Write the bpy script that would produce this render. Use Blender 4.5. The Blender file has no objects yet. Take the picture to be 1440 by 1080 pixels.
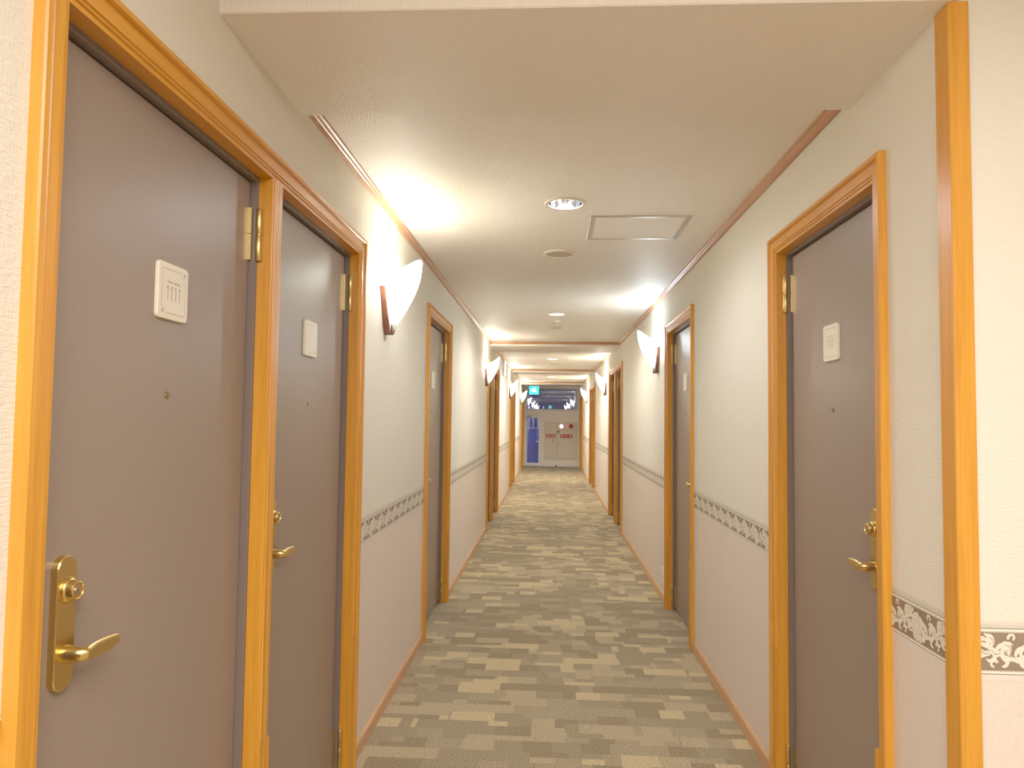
import bpy, bmesh, math, random
from mathutils import Vector, Matrix
random.seed(7)
S = bpy.context.scene
COL = S.collection
PI = math.pi
XL, XR = -0.764, 0.866          # wall planes of the corridor
ZC = 2.33                       # ceiling
ZB = 2.278                      # underside of the dropped beams
YE = 20.65                      # end wall
CAM = Vector((0, 0, 1.36))

# ------------------------------------------------------------------ materials
def new_mat(name):
    m = bpy.data.materials.new(name); m.use_nodes = True
    nt = m.node_tree; b = nt.nodes['Principled BSDF']
    return m, nt, b
def N(nt, kind, **kw):
    n = nt.nodes.new(kind)
    for k, v in kw.items():
        if hasattr(n, k) and k not in ('inputs',): setattr(n, k, v)
        else: n.inputs[k].default_value = v
    return n
def L(nt, a, b): nt.links.new(a, b)
def setp(b, color=None, rough=None, metal=None, emit=None, es=None, spec=None, sheen=None):
    if color is not None: b.inputs['Base Color'].default_value = (*color, 1)
    if rough is not None: b.inputs['Roughness'].default_value = rough
    if metal is not None: b.inputs['Metallic'].default_value = metal
    if emit is not None: b.inputs['Emission Color'].default_value = (*emit, 1)
    if es is not None: b.inputs['Emission Strength'].default_value = es
    if spec is not None: b.inputs['Specular IOR Level'].default_value = spec
    if sheen is not None: b.inputs['Sheen Weight'].default_value = sheen
def plain(name, color, rough=0.5, metal=0.0, emit=None, es=0.0, spec=0.5, var=0.04, vscale=30):
    m, nt, b = new_mat(name); setp(b, color, rough, metal, emit, es, spec)
    if var:
        g = N(nt, 'ShaderNodeNewGeometry')
        n = N(nt, 'ShaderNodeTexNoise', Scale=vscale, Detail=3.0)
        L(nt, g.outputs['Position'], n.inputs['Vector'])
        r = N(nt, 'ShaderNodeMapRange'); r.inputs['To Min'].default_value = 1-var; r.inputs['To Max'].default_value = 1+var
        L(nt, n.outputs['Fac'], r.inputs['Value'])
        mx = N(nt, 'ShaderNodeVectorMath', operation='SCALE'); mx.inputs[0].default_value = color
        L(nt, r.outputs['Result'], mx.inputs['Scale'])
        L(nt, mx.outputs[0], b.inputs['Base Color'])
    return m
def math_node(nt, op, a, b=None, c=None):
    n = N(nt, 'ShaderNodeMath', operation=op)
    for i, v in enumerate((a, b, c)):
        if v is None: continue
        if isinstance(v, (int, float)): n.inputs[i].default_value = v
        else: L(nt, v, n.inputs[i])
    return n.outputs[0]
def mixc(nt, fac, a, b, blend='MIX'):
    n = N(nt, 'ShaderNodeMix', data_type='RGBA', blend_type=blend)
    for sock, v in ((n.inputs[0], fac), (n.inputs[6], a), (n.inputs[7], b)):
        if isinstance(v, (int, float)): sock.default_value = v
        elif isinstance(v, tuple): sock.default_value = (*v, 1)
        else: L(nt, v, sock)
    return n.outputs[2]
def pos(nt, scale=(1, 1, 1)):
    g = N(nt, 'ShaderNodeNewGeometry')
    mp = N(nt, 'ShaderNodeMapping'); mp.inputs['Scale'].default_value = scale
    L(nt, g.outputs['Position'], mp.inputs['Vector'])
    return mp.outputs[0]
def bump(nt, b, h, strength=0.3, dist=0.002):
    n = N(nt, 'ShaderNodeBump', Strength=strength, Distance=dist)
    L(nt, h, n.inputs['Height']); L(nt, n.outputs[0], b.inputs['Normal'])
def noise(nt, vec, scale=1, detail=2, rough=.5):
    n = N(nt, 'ShaderNodeTexNoise', Scale=scale, Detail=detail, Roughness=rough); L(nt, vec, n.inputs['Vector'])
    return n.outputs['Fac']

def wallpaper():
    m, nt, b = new_mat('wallpaper'); setp(b, rough=.62, spec=.35)
    up = noise(nt, pos(nt, (52, 52, 230)), 1, 3, .6)          # fine horizontal linen weave
    upv = noise(nt, pos(nt, (420, 420, 40)), 1, 2, .6)
    lo = noise(nt, pos(nt, (170, 170, 90)), 1, 3, .65)        # blotchy weave below the border
    g = N(nt, 'ShaderNodeNewGeometry'); sx = N(nt, 'ShaderNodeSeparateXYZ'); L(nt, g.outputs['Position'], sx.inputs[0])
    isup = math_node(nt, 'GREATER_THAN', sx.outputs[2], .885)
    big = noise(nt, pos(nt, (.9, .9, .9)), 1, 2)
    cu = mixc(nt, up, (.70, .645, .535), (.785, .74, .635))
    cl = mixc(nt, lo, (.66, .545, .455), (.785, .67, .575))
    c = mixc(nt, isup, cl, cu)
    c = mixc(nt, .05, c, mixc(nt, big, (.55, .52, .5), (1, .97, .9)), 'MULTIPLY')
    L(nt, c, b.inputs['Base Color'])
    h = mixc(nt, isup, lo, math_node(nt, 'ADD', up, math_node(nt, 'MULTIPLY', upv, .5)))
    bump(nt, b, h, .55, .003)
    return m
def ceiling_paper():
    m, nt, b = new_mat('ceiling_wallpaper'); setp(b, rough=.50, spec=.45)
    a = noise(nt, pos(nt, (190, 45, 1)), 1, 3, .6); c2 = noise(nt, pos(nt, (45, 190, 1)), 1, 3, .6)
    h = math_node(nt, 'ADD', a, c2)
    L(nt, mixc(nt, math_node(nt, 'MULTIPLY', h, .5), (.79, .715, .635), (.92, .85, .77)), b.inputs['Base Color'])
    bump(nt, b, h, .75, .003)
    return m
def wood(name, c1, c2, rough=.33, axis='z', grain=1.0):
    m, nt, b = new_mat(name); setp(b, rough=rough, spec=.5)
    sc = {'z': (55, 55, 2.2), 'y': (55, 2.2, 55), 'x': (2.2, 55, 55)}[axis]
    n1 = noise(nt, pos(nt, sc), grain, 4, .6)
    sc2 = tuple(v*4 for v in sc)
    n2 = noise(nt, pos(nt, sc2), grain, 2, .5)
    f = math_node(nt, 'ADD', math_node(nt, 'MULTIPLY', n1, .75), math_node(nt, 'MULTIPLY', n2, .25))
    r = N(nt, 'ShaderNodeMapRange'); r.inputs['From Min'].default_value = .3; r.inputs['From Max'].default_value = .7
    L(nt, f, r.inputs['Value'])
    L(nt, mixc(nt, r.outputs[0], c1, c2), b.inputs['Base Color'])
    bump(nt, b, n2, .08, .001)
    return m
def carpet():
    m, nt, b = new_mat('patchwork_carpet'); setp(b, rough=.95, spec=.1, sheen=.15)
    P = pos(nt)
    def brick(w, h, off, freq, sq=1.0, sqf=2, shift=(0, 0, 0)):
        mp = N(nt, 'ShaderNodeMapping'); mp.inputs['Location'].default_value = shift; L(nt, P, mp.inputs['Vector'])
        n = N(nt, 'ShaderNodeTexBrick', offset=off, offset_frequency=freq, squash=sq, squash_frequency=sqf)
        n.inputs['Scale'].default_value = 1.0; n.inputs['Mortar Size'].default_value = 0.0; n.inputs['Bias'].default_value = 0.0
        n.inputs['Brick Width'].default_value = w; n.inputs['Row Height'].default_value = h
        n.inputs['Color1'].default_value = (0, 0, 0, 1); n.inputs['Color2'].default_value = (1, 1, 1, 1)
        L(nt, mp.outputs[0], n.inputs['Vector']); return n.outputs['Color']
    A = brick(.150, .093, .37, 2, .75, 3)
    B = brick(.200, .093, .5, 2, .6, 2, (.04, 0, 0))
    C = brick(.105, .093, .6, 3, 1.5, 2, (.07, .0465, 0))
    K = brick(.34, .093, .45, 2, 1.0, 2, (.11, 0, 0))
    t1 = math_node(nt, 'GREATER_THAN', K, .66); t2 = math_node(nt, 'LESS_THAN', K, .36)
    v = mixc(nt, t2, mixc(nt, t1, A, C), B)
    # random value per patch -> tones
    ramp = N(nt, 'ShaderNodeValToRGB'); cr = ramp.color_ramp; cr.interpolation = 'CONSTANT'
    stops = [(0, (.225, .168, .086)), (.22, (.262, .205, .115)), (.45, (.305, .24, .14)), (.63, (.375, .295, .168)), (.82, (.48, .372, .198))]
    cr.elements[0].position, cr.elements[0].color = stops[0][0], (*stops[0][1], 1)
    cr.elements[1].position, cr.elements[1].color = stops[1][0], (*stops[1][1], 1)
    for p_, c_ in stops[2:]:
        e = cr.elements.new(p_); e.color = (*c_, 1)
    L(nt, v, ramp.inputs[0])
    sp = noise(nt, pos(nt, (150, 150, 150)), 1, 3, .8)
    sp2 = math_node(nt, 'MULTIPLY_ADD', sp, 3.8, -.9)
    # ribs along the corridor on the light patches
    g = N(nt, 'ShaderNodeNewGeometry'); sx = N(nt, 'ShaderNodeSeparateXYZ'); L(nt, g.outputs['Position'], sx.inputs[0])
    wob = noise(nt, pos(nt, (30, 60, 1)), 1, 1)
    ph = math_node(nt, 'ADD', math_node(nt, 'MULTIPLY', sx.outputs[0], 2*PI/.0092), math_node(nt, 'MULTIPLY', wob, 2.5))
    rib = math_node(nt, 'MULTIPLY_ADD', math_node(nt, 'SINE', ph), .20, 1.0)
    isrib = math_node(nt, 'GREATER_THAN', v, .52)
    ribf = mixc(nt, isrib, (1, 1, 1), rib)
    c = mixc(nt, 1.0, ramp.outputs[0], sp2, 'MULTIPLY')
    c = mixc(nt, 1.0, c, ribf, 'MULTIPLY')
    # tile seams every half metre
    L(nt, c, b.inputs['Base Color'])
    bump(nt, b, math_node(nt, 'ADD', sp, math_node(nt, 'MULTIPLY', ribf, .5)), .6, .004)
    return m
def border_paper():
    m, nt, b = new_mat('border_paper'); setp(b, rough=.6, spec=.3)
    g = N(nt, 'ShaderNodeNewGeometry'); sx = N(nt, 'ShaderNodeSeparateXYZ'); L(nt, g.outputs['Position'], sx.inputs[0])
    r = N(nt, 'ShaderNodeMapRange'); r.inputs['From Min'].default_value = .829; r.inputs['From Max'].default_value = .951
    L(nt, sx.outputs[2], r.inputs['Value'])
    ramp = N(nt, 'ShaderNodeValToRGB'); cr = ramp.color_ramp; cr.interpolation = 'CONSTANT'
    def q(z): return (z-.829)/.122
    pale, dark, white, brown = (.66, .60, .50), (.20, .14, .10), (.80, .74, .62), (.235, .165, .115)
    st = [(0, (.70, .62, .53)), (q(.841), dark), (q(.843), white), (q(.8475), dark), (q(.8500), brown), (q(.9275), dark), (q(.930), white), (q(.9345), dark), (q(.9365), (.58, .54, .45)), (q(.944), pale)]
    cr.elements[0].position = 0; cr.elements[0].color = (*st[0][1], 1)
    cr.elements[1].position = st[1][0]; cr.elements[1].color = (*st[1][1], 1)
    for p_, c_ in st[2:]:
        e = cr.elements.new(p_); e.color = (*c_, 1)
    L(nt, r.outputs[0], ramp.inputs[0])
    n = noise(nt, pos(nt, (300, 300, 300)), 1, 2)
    L(nt, mixc(nt, .25, ramp.outputs[0], n, 'OVERLAY'), b.inputs['Base Color'])
    return m
def glow(name, color, strength, base=(.9, .9, .88)):
    return plain(name, base, .35, 0, color, strength, var=0)
def pane_glass(name, tint, refl):
    m = bpy.data.materials.new(name); m.use_nodes = True; nt = m.node_tree; nt.nodes.clear()
    o = N(nt, 'ShaderNodeOutputMaterial'); mx = N(nt, 'ShaderNodeMixShader'); mx.inputs[0].default_value = refl
    t = N(nt, 'ShaderNodeBsdfTransparent'); t.inputs[0].default_value = (*tint, 1)
    gl = N(nt, 'ShaderNodeBsdfGlossy'); gl.inputs['Roughness'].default_value = .01; gl.inputs['Color'].default_value = (.9, .93, 1, 1)
    L(nt, t.outputs[0], mx.inputs[1]); L(nt, gl.outputs[0], mx.inputs[2]); L(nt, mx.outputs[0], o.inputs[0])
    return m
def shade_mat(name, color, s_top, s_bot):
    # opal glass lit from inside: brighter towards the lamp height
    m, nt, b = new_mat(name); setp(b, (.60, .62, .50), .25, emit=color)
    tc = N(nt, 'ShaderNodeTexCoord'); sx = N(nt, 'ShaderNodeSeparateXYZ'); L(nt, tc.outputs['Object'], sx.inputs[0])
    r = N(nt, 'ShaderNodeMapRange', interpolation_type='SMOOTHSTEP')
    r.inputs['From Min'].default_value = .03; r.inputs['From Max'].default_value = .27
    r.inputs['To Min'].default_value = s_bot; r.inputs['To Max'].default_value = s_top
    L(nt, sx.outputs[2], r.inputs['Value']); L(nt, r.outputs[0], b.inputs['Emission Strength'])
    return m
def door_paint():
    m, nt, b = new_mat('taupe_door_skin'); setp(b, rough=.36, spec=.45)
    a = noise(nt, pos(nt, (500, 500, 60)), 1, 2); c = noise(nt, pos(nt, (60, 60, 500)), 1, 2)
    h = math_node(nt, 'ADD', a, c)
    L(nt, mixc(nt, math_node(nt, 'MULTIPLY', h, .5), (.225, .166, .130), (.285, .216, .173)), b.inputs['Base Color'])
    bump(nt, b, h, .12, .001)
    return m

M = {}
M['wall'] = wallpaper(); M['ceil'] = ceiling_paper(); M['carpet'] = carpet(); M['border'] = border_paper()
WO1, WO2 = (.54, .205, .012), (.71, .300, .026)
M['wood'] = wood('honey_wood_upright', WO1, WO2, axis='z')
M['woody'] = wood('honey_wood_along', WO1, WO2, axis='y')
M['crown'] = wood('crown_wood', (.42, .19, .085), (.54, .27, .14), axis='y', rough=.4)
M['crownx'] = wood('crown_wood_across', (.42, .19, .085), (.54, .27, .14), axis='x', rough=.4)
M['base'] = wood('baseboard_wood', (.52, .27, .12), (.66, .37, .19), axis='y', rough=.45)
M['sconce_wood'] = wood('red_brown_wood', (.17, .05, .03), (.27, .09, .055), axis='z', rough=.4)
M['motif'] = plain('border_motif_cream', (.76, .69, .56), .6, var=.08, vscale=160)
M['motif_line'] = plain('border_motif_taupe', (.42, .35, .27), .6, var=.05)
M['door'] = door_paint()
M['steel'] = plain('dark_taupe_steel', (.155, .115, .10), .35, var=.05)
M['gap'] = plain('dark_gap', (.015, .012, .012), .8, var=0)
M['brass'] = plain('brushed_brass', (.70, .50, .17), .28, 1.0, var=.08, vscale=120)
M['brass_dark'] = plain('aged_brass', (.34, .23, .08), .4, 1.0, var=.1)
M['nickel'] = plain('nickel_keyway', (.45, .42, .38), .3, 1.0, var=0)
M['plate'] = plain('cream_plate', (.80, .73, .58), .4, var=.03)
M['ink'] = plain('grey_brown_ink', (.17, .135, .11), .6, var=0)
M['ink_faint'] = plain('faint_grey_ink', (.50, .44, .34), .6, var=0)
M['alu'] = plain('brushed_aluminium', (.62, .59, .56), .3, .9, var=.06)
M['white_ring'] = plain('cream_enamel', (.78, .70, .56), .35, var=.02)
M['reflector'] = plain('mirror_reflector', (.85, .88, .95), .12, 1.0, var=0)
M['grille'] = plain('speaker_cloth', (.55, .46, .33), .8, var=.1, vscale=500)
M['frame_white'] = plain('painted_sash', (.84, .80, .74), .4, var=.03)
M['panel_wall'] = plain('painted_end_wall', (.84, .77, .68), .5, var=.03)
M['cabinet'] = plain('beige_enamel', (.70, .615, .48), .45, var=.03)
M['cab_gap'] = plain('beige_shadow_seam', (.30, .26, .20), .6, var=0)
M['red'] = plain('signal_red', (.50, .022, .022), .4, var=.03)
M['white_ink'] = plain('white_lettering', (.85, .82, .78), .5, var=0)
M['green'] = plain('green_sticker', (.05, .20, .10), .5, var=.05)
M['dark'] = plain('dark_rubber', (.05, .045, .04), .6, var=0)
M['teal_glow'] = glow('lit_teal_green', (.0, .62, .50), 1.5, (.0, .4, .3))
M['sign_white'] = glow('lit_sign_white', (1, 1, 1), 2.2)
M['sign_face'] = glow('lit_panel_white', (.90, .96, 1.0), 1.3)
M['sign_case'] = plain('sign_case_grey', (.75, .76, .77), .4, var=.02)
M['lamp_red'] = glow('lit_pink_lens', (1, .35, .55), 1.6, (.8, .1, .2))
M['lamp_core'] = glow('lit_lens_core', (1, .85, .9), 3.0)
M['glass'] = pane_glass('night_pane', (.8, .85, .95), .10)
M['doorglass'] = pane_glass('door_pane', (.8, .86, 1.0), .05)
M['blue_sheet'] = plain('blue_sheet', (.10, .16, .42), .5, var=.1, vscale=4)
M['rail_grey'] = plain('grey_rail', (.35, .36, .40), .5, var=.05)
M['bulb'] = glow('lit_bulb', (.86, .93, 1.0), 14)
M['bulb_unlit_glow'] = glow('unlit_bulb_glow', (1, .93, .8), 2.5)  # glow added to the bulbs of downlights that are off
M['shade_w'] = shade_mat('lit_opal_glass_warm', (.97, .95, .80), 14, .16)
M['shade_c'] = shade_mat('lit_opal_glass_cool', (.82, .95, 1.0), 14, .20)
M['concrete'] = plain('balcony_concrete', (.25, .25, .27), .8)

# ------------------------------------------------------------------ mesh helpers
class MB:
    def __init__(s): s.v = []; s.f = []; s.mi = []; s.cur = 0
    def add(s, vs, fs):
        o = len(s.v); s.v += [tuple(v) for v in vs]
        for f in fs: s.f.append([i+o for i in f]); s.mi.append(s.cur)
    def box(s, x0, x1, y0, y1, z0, z1):
        x0, x1 = min(x0, x1), max(x0, x1); y0, y1 = min(y0, y1), max(y0, y1); z0, z1 = min(z0, z1), max(z0, z1)
        v = [(x, y, z) for x in (x0, x1) for y in (y0, y1) for z in (z0, z1)]
        s.add(v, [(0, 1, 3, 2), (4, 6, 7, 5), (0, 4, 5, 1), (2, 3, 7, 6), (0, 2, 6, 4), (1, 5, 7, 3)])
    def prism(s, prof, fn):
        """prof: closed 2-D outline; fn(p, k) -> 3-D point for end k=0/1"""
        n = len(prof)
        vs = [fn(p, 0) for p in prof]+[fn(p, 1) for p in prof]
        fs = [(i, (i+1) % n, n+(i+1) % n, n+i) for i in range(n)]+[tuple(range(n)), tuple(range(2*n-1, n-1, -1))]
        s.add(vs, fs)
    def loft(s, rings, closed=True, caps=True):
        n = len(rings[0]); vs = [p for r in rings for p in r]; fs = []
        for a in range(len(rings)-1):
            for i in range(n if closed else n-1):
                j = (i+1) % n; fs.append((a*n+i, a*n+j, (a+1)*n+j, (a+1)*n+i))
        if caps and closed:
            fs.append(tuple(range(n))); fs.append(tuple(range((len(rings)-1)*n, len(rings)*n)))
        s.add(vs, fs)
    def lathe(s, prof, o, ax, n=28, caps=True):
        """prof: (radius, height) along axis ax from o"""
        ax = Vector(ax).normalized(); t = ax.orthogonal().normalized(); u = ax.cross(t); o = Vector(o)
        s.loft([[o+ax*h+(t*math.cos(2*PI*i/n)+u*math.sin(2*PI*i/n))*max(r, 1e-5) for i in range(n)] for r, h in prof], True, caps)
    def build(s, name, mats, parent=None, loc=(0, 0, 0), bevel=0, smooth=False):
        me = bpy.data.meshes.new(name); me.from_pydata(s.v, [], s.f)
        if not isinstance(mats, (list, tuple)): mats = [mats]
        for m in mats: me.materials.append(m)
        for p, i in zip(me.polygons, s.mi): p.material_index = i
        bm = bmesh.new(); bm.from_mesh(me)
        bmesh.ops.recalc_face_normals(bm, faces=bm.faces)
        if bevel: bmesh.ops.bevel(bm, geom=[e for e in bm.edges if len(e.link_faces) == 2 and e.calc_face_angle(0) > .6], offset=bevel, segments=2, affect='EDGES', clamp_overlap=True)
        bm.to_mesh(me); bm.free()
        if smooth:
            me.shade_smooth()
            me.set_sharp_from_angle(angle=math.radians(38))
        o = bpy.data.objects.new(name, me); COL.objects.link(o); o.location = loc
        if parent: o.parent = parent
        return o
def tag(o, label, cat, group=None, kind=None):
    o['label'] = label; o['category'] = cat
    if group: o['group'] = group
    if kind: o['kind'] = kind
    return o
def empty(name, loc):
    o = bpy.data.objects.new(name, None); COL.objects.link(o); o.location = loc; o.empty_display_size = .1
    return o
def linked(name, me, parent, loc=(0, 0, 0)):
    o = bpy.data.objects.new(name, me); COL.objects.link(o); o.parent = parent; o.location = loc
    return o
def copy_tree(o, parent=None):
    c = o.copy(); COL.objects.link(c); c.parent = parent
    for ch in list(o.children): copy_tree(ch, c)
    return c
def text_polys(body, size):
    cu = bpy.data.curves.new('t', 'FONT'); cu.body = body; cu.size = size; cu.align_x = 'CENTER'; cu.align_y = 'CENTER'
    o = bpy.data.objects.new('t', cu); COL.objects.link(o)
    dg = bpy.context.evaluated_depsgraph_get(); dg.update()
    me = bpy.data.meshes.new_from_object(o.evaluated_get(dg))
    vs = [v.co.copy() for v in me.vertices]; fs = [list(p.vertices) for p in me.polygons]
    bpy.data.objects.remove(o); bpy.data.meshes.remove(me); bpy.data.curves.remove(cu)
    return vs, fs
def stroke(mb, pts, w, fn, off=0.0):
    """flat tapered ribbon through 2-D pts with half widths w"""
    n = len(pts); a = []; b = []
    for i in range(n):
        p0 = pts[max(i-1, 0)]; p1 = pts[min(i+1, n-1)]
        d = Vector((p1[0]-p0[0], p1[1]-p0[1]))
        if d.length < 1e-9: d = Vector((1, 0))
        d.normalize(); nx, ny = -d.y, d.x
        ww = w[i] if isinstance(w, (list, tuple)) else w
        a.append(fn(pts[i][0]+nx*ww, pts[i][1]+ny*ww, off)); b.append(fn(pts[i][0]-nx*ww, pts[i][1]-ny*ww, off))
    mb.add(a+b, [(i, i+1, n+i+1, n+i) for i in range(n-1)])

SIDE = {'L': (XL, 1), 'R': (XR, -1)}

# ------------------------------------------------------------------ layout of the openings
CW = .066                       # casing width
MW = .061                       # shared mullion width
ZTOP = 2.07                     # top of the casings
surrounds = [  # side, outer start, list of clear openings
    ('L', .975, [(1.041, 1.857), (1.918, 2.734)], 2.800),
    ('L', 4.317, [(4.383, 5.264)], 5.330),
    ('L', 8.575, [(8.641, 9.457), (9.518, 10.334)], 10.400),
    ('L', 13.45, [(13.516, 14.332), (14.393, 15.209)], 15.275),
    ('L', 18.40, [(18.466, 19.282), (19.343, 20.159)], 20.225),
    ('R', 1.862, [(1.928, 2.740)], 2.806),
    ('R', 4.325, [(4.391, 5.244)], 5.310),
    ('R', 8.52, [(8.586, 9.402), (9.463, 10.279)], 10.345),
    ('R', 13.60, [(13.666, 14.482), (14.543, 15.359)], 15.425),
    ('R', 18.62, [(18.686, 19.502), (19.563, 20.379)], 20.445),
]
openings = {'L': [], 'R': []}
for sd, a, ops, z in surrounds: openings[sd].append((a+.03, z-.03))
ZOP = ZTOP-.03
YB = -5.2                       # back of the lift hall behind the camera
YF = 1.555                      # plane of the hall wall and first beam
XH = 3.0                        # far side of the hall

# ------------------------------------------------------------------ room shell
mb = MB(); mb.add([(XL-.3, YB-.1, 0), (XH+.1, YB-.1, 0), (XH+.1, YE+.08, 0), (XL-.3, YE+.08, 0)], [(0, 1, 2, 3)])
fl = mb.build('floor', M['carpet']); tag(fl, 'beige and olive patchwork carpet running down the corridor', 'carpet', kind='structure')

def wall_long(name, sd, y0, y1, label):
    x, s = SIDE[sd]; t = .16
    mb = MB(); y = y0
    for a, b in openings[sd]:
        mb.box(x, x-s*t, y, a, 0, 2.6); mb.box(x, x-s*t, a, b, ZOP, 2.6); y = b
    mb.box(x, x-s*t, y, y1, 0, 2.6)
    o = mb.build(name, M['wall']); tag(o, label, 'wall', kind='structure'); return o
wall_long('wall_left', 'L', YB, YE+.05, 'long left corridor wall in cream textured wallpaper above and pinkish below')
wall_long('wall_right', 'R', YF, YE+.05, 'long right corridor wall in cream textured wallpaper above and pinkish below')
mb = MB(); mb.box(XR+.16, XH, YF, YF+.16, 0, 2.6)
tag(mb.build('wall_front', M['wall']), 'short wall right of the orange corner post, facing the camera', 'wall', kind='structure')
mb = MB(); mb.box(XH, XH+.1, YB, YF+.16, 0, 2.6)
tag(mb.build('wall_hall', M['wall']), 'side wall of the lift hall outside the frame', 'wall', kind='structure')
mb = MB(); mb.box(XL-.16, XH+.1, YB-.1, YB, 0, 2.6)
tag(mb.build('wall_back', M['wall']), 'back wall of the lift hall behind the camera', 'wall', kind='structure')

# ceiling sheet with round cut-outs for the recessed downlights
downs = [(.06, 3.157, .094), (.053, 6.507, .08), (.031, 11.40, .088), (.033, 16.15, .088)]
def ceiling_sheet():
    mb = MB(); ys = 1.60; s = .13
    for cx, cy, r in downs:
        mb.add([(XL-.1, ys, ZC), (XR+.1, ys, ZC), (XR+.1, cy-s, ZC), (XL-.1, cy-s, ZC)], [(0, 1, 2, 3)])
        mb.add([(XL-.1, cy-s, ZC), (cx-s, cy-s, ZC), (cx-s, cy+s, ZC), (XL-.1, cy+s, ZC)], [(0, 1, 2, 3)])
        mb.add([(cx+s, cy-s, ZC), (XR+.1, cy-s, ZC), (XR+.1, cy+s, ZC), (cx+s, cy+s, ZC)], [(0, 1, 2, 3)])
        n = 32; rr = r*.86; ci = []; sq = []
        for i in range(n):
            c, t = math.cos(2*PI*i/n), math.sin(2*PI*i/n); k = 1/max(abs(c), abs(t))
            ci.append((cx+rr*c, cy+rr*t, ZC)); sq.append((cx+s*c*k, cy+s*t*k, ZC))
        mb.add(ci+sq, [(i, (i+1) % n, n+(i+1) % n, n+i) for i in range(n)])
        ys = cy+s
    mb.add([(XL-.1, ys, ZC), (XR+.1, ys, ZC), (XR+.1, YE+.06, ZC), (XL-.1, YE+.06, ZC)], [(0, 1, 2, 3)])
    return mb
o = ceiling_sheet().build('ceiling', M['ceil'])
for p in o.data.polygons:
    pass
tag(o, 'woven beige wallpapered ceiling of the corridor', 'ceiling', kind='structure')
mb = MB(); mb.box(XL-.16, XH+.1, YB-.1, YF-.01, 2.46, 2.56)
tag(mb.build('ceiling_hall', M['ceil']), 'higher ceiling of the lift hall above the camera', 'ceiling', kind='structure')

tn = [0]
def trim(o_or_root, label, cat='trim'):
    return tag(o_or_root, label, cat, kind='structure')
def tname():
    tn[0] += 1; return 'trim_%d' % tn[0]
# dropped beams
beams = [(1.54, 2.09, 'near dropped ceiling beam across the corridor entrance'), (8.88, 9.72, 'second dropped ceiling beam, crossing above the middle door pairs'),
         (13.85, 14.55, 'third dropped ceiling beam far down the corridor'), (18.5, 19.1, 'last dropped ceiling beam in front of the end window')]
for i, (a, b, lb) in enumerate(beams):
    mb = MB(); mb.box(XL-.01, XR+.01, a, b, ZB, 2.6 if i == 0 else ZC+.02)
    trim(mb.build(tname(), M['ceil'], bevel=.002), lb, 'ceiling beam')
# crown strips: along both walls and across the near face of each far beam, bay by bay
prof = [(0, 0), (0, -.0315), (.012, -.0315), (.012, -.024), (.017, -.021), (.020, -.013), (.026, -.010), (.026, 0)]
bays = [(2.09, 8.88, 'first'), (9.72, 13.85, 'second'), (14.55, 18.5, 'third')]
for a, b, nm in bays:
    for sd in 'LR':
        x, s = SIDE[sd]; mb = MB()
        mb.prism(prof, lambda p, k: (x+s*p[0], (a, b)[k], ZC+p[1]))
        trim(mb.build(tname(), M['crown']), 'thin brown crown strip along the %s wall in the %s ceiling bay' % ('left' if sd == 'L' else 'right', nm), 'crown moulding')
    mb = MB(); mb.prism(prof, lambda p, k: ((XL, XR)[k], b-p[0], ZC+p[1]))
    trim(mb.build(tname(), M['crownx']), 'thin brown crown strip across the beam face ending the %s ceiling bay' % nm, 'crown moulding')
# corner post at the corridor mouth
mb = MB(); prof2 = [(.856, 1.606), (.856, 1.551), (.862, 1.545), (.897, 1.545), (.897, 1.5549), (.8659, 1.5549), (.8659, 1.606)]
mb.prism(prof2, lambda p, k: (p[0], p[1], (0, ZB)[k]))
trim(mb.build(tname(), M['wood'], bevel=.0015), 'tall orange wooden corner post at the right corridor mouth', 'corner post')

# ------------------------------------------------------------------ baseboards and wallpaper borders
def segs(sd, y0, y1):
    out = []; y = y0
    for s_, a, ops, b in surrounds:
        if s_ != sd: continue
        if a-y > .02: out.append((y, a))
        y = b
    if y1-y > .02: out.append((y, y1))
    return out
bprof = [(0, 0), (.011, 0), (.011, .052), (.007, .060), (0, .060)]
for sd, nm in (('L', 'left'), ('R', 'right')):
    x, s = SIDE[sd]; mb = MB()
    for a, b in segs(sd, YB if sd == 'L' else 1.606, YE):
        mb.prism(bprof, lambda p, k: (x+s*p[0], (a, b)[k], p[1]))
    tag(mb.build('baseboard_'+nm, M['base']), 'low tan wooden baseboard along the %s wall' % nm, 'baseboard', kind='structure')
mb = MB(); mb.prism(bprof, lambda p, k: ((.897, XH)[k], YF-p[0], p[1]))
tag(mb.build('baseboard_front', M['base']), 'low tan wooden baseboard under the short wall by the corner post', 'baseboard', kind='structure')

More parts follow.
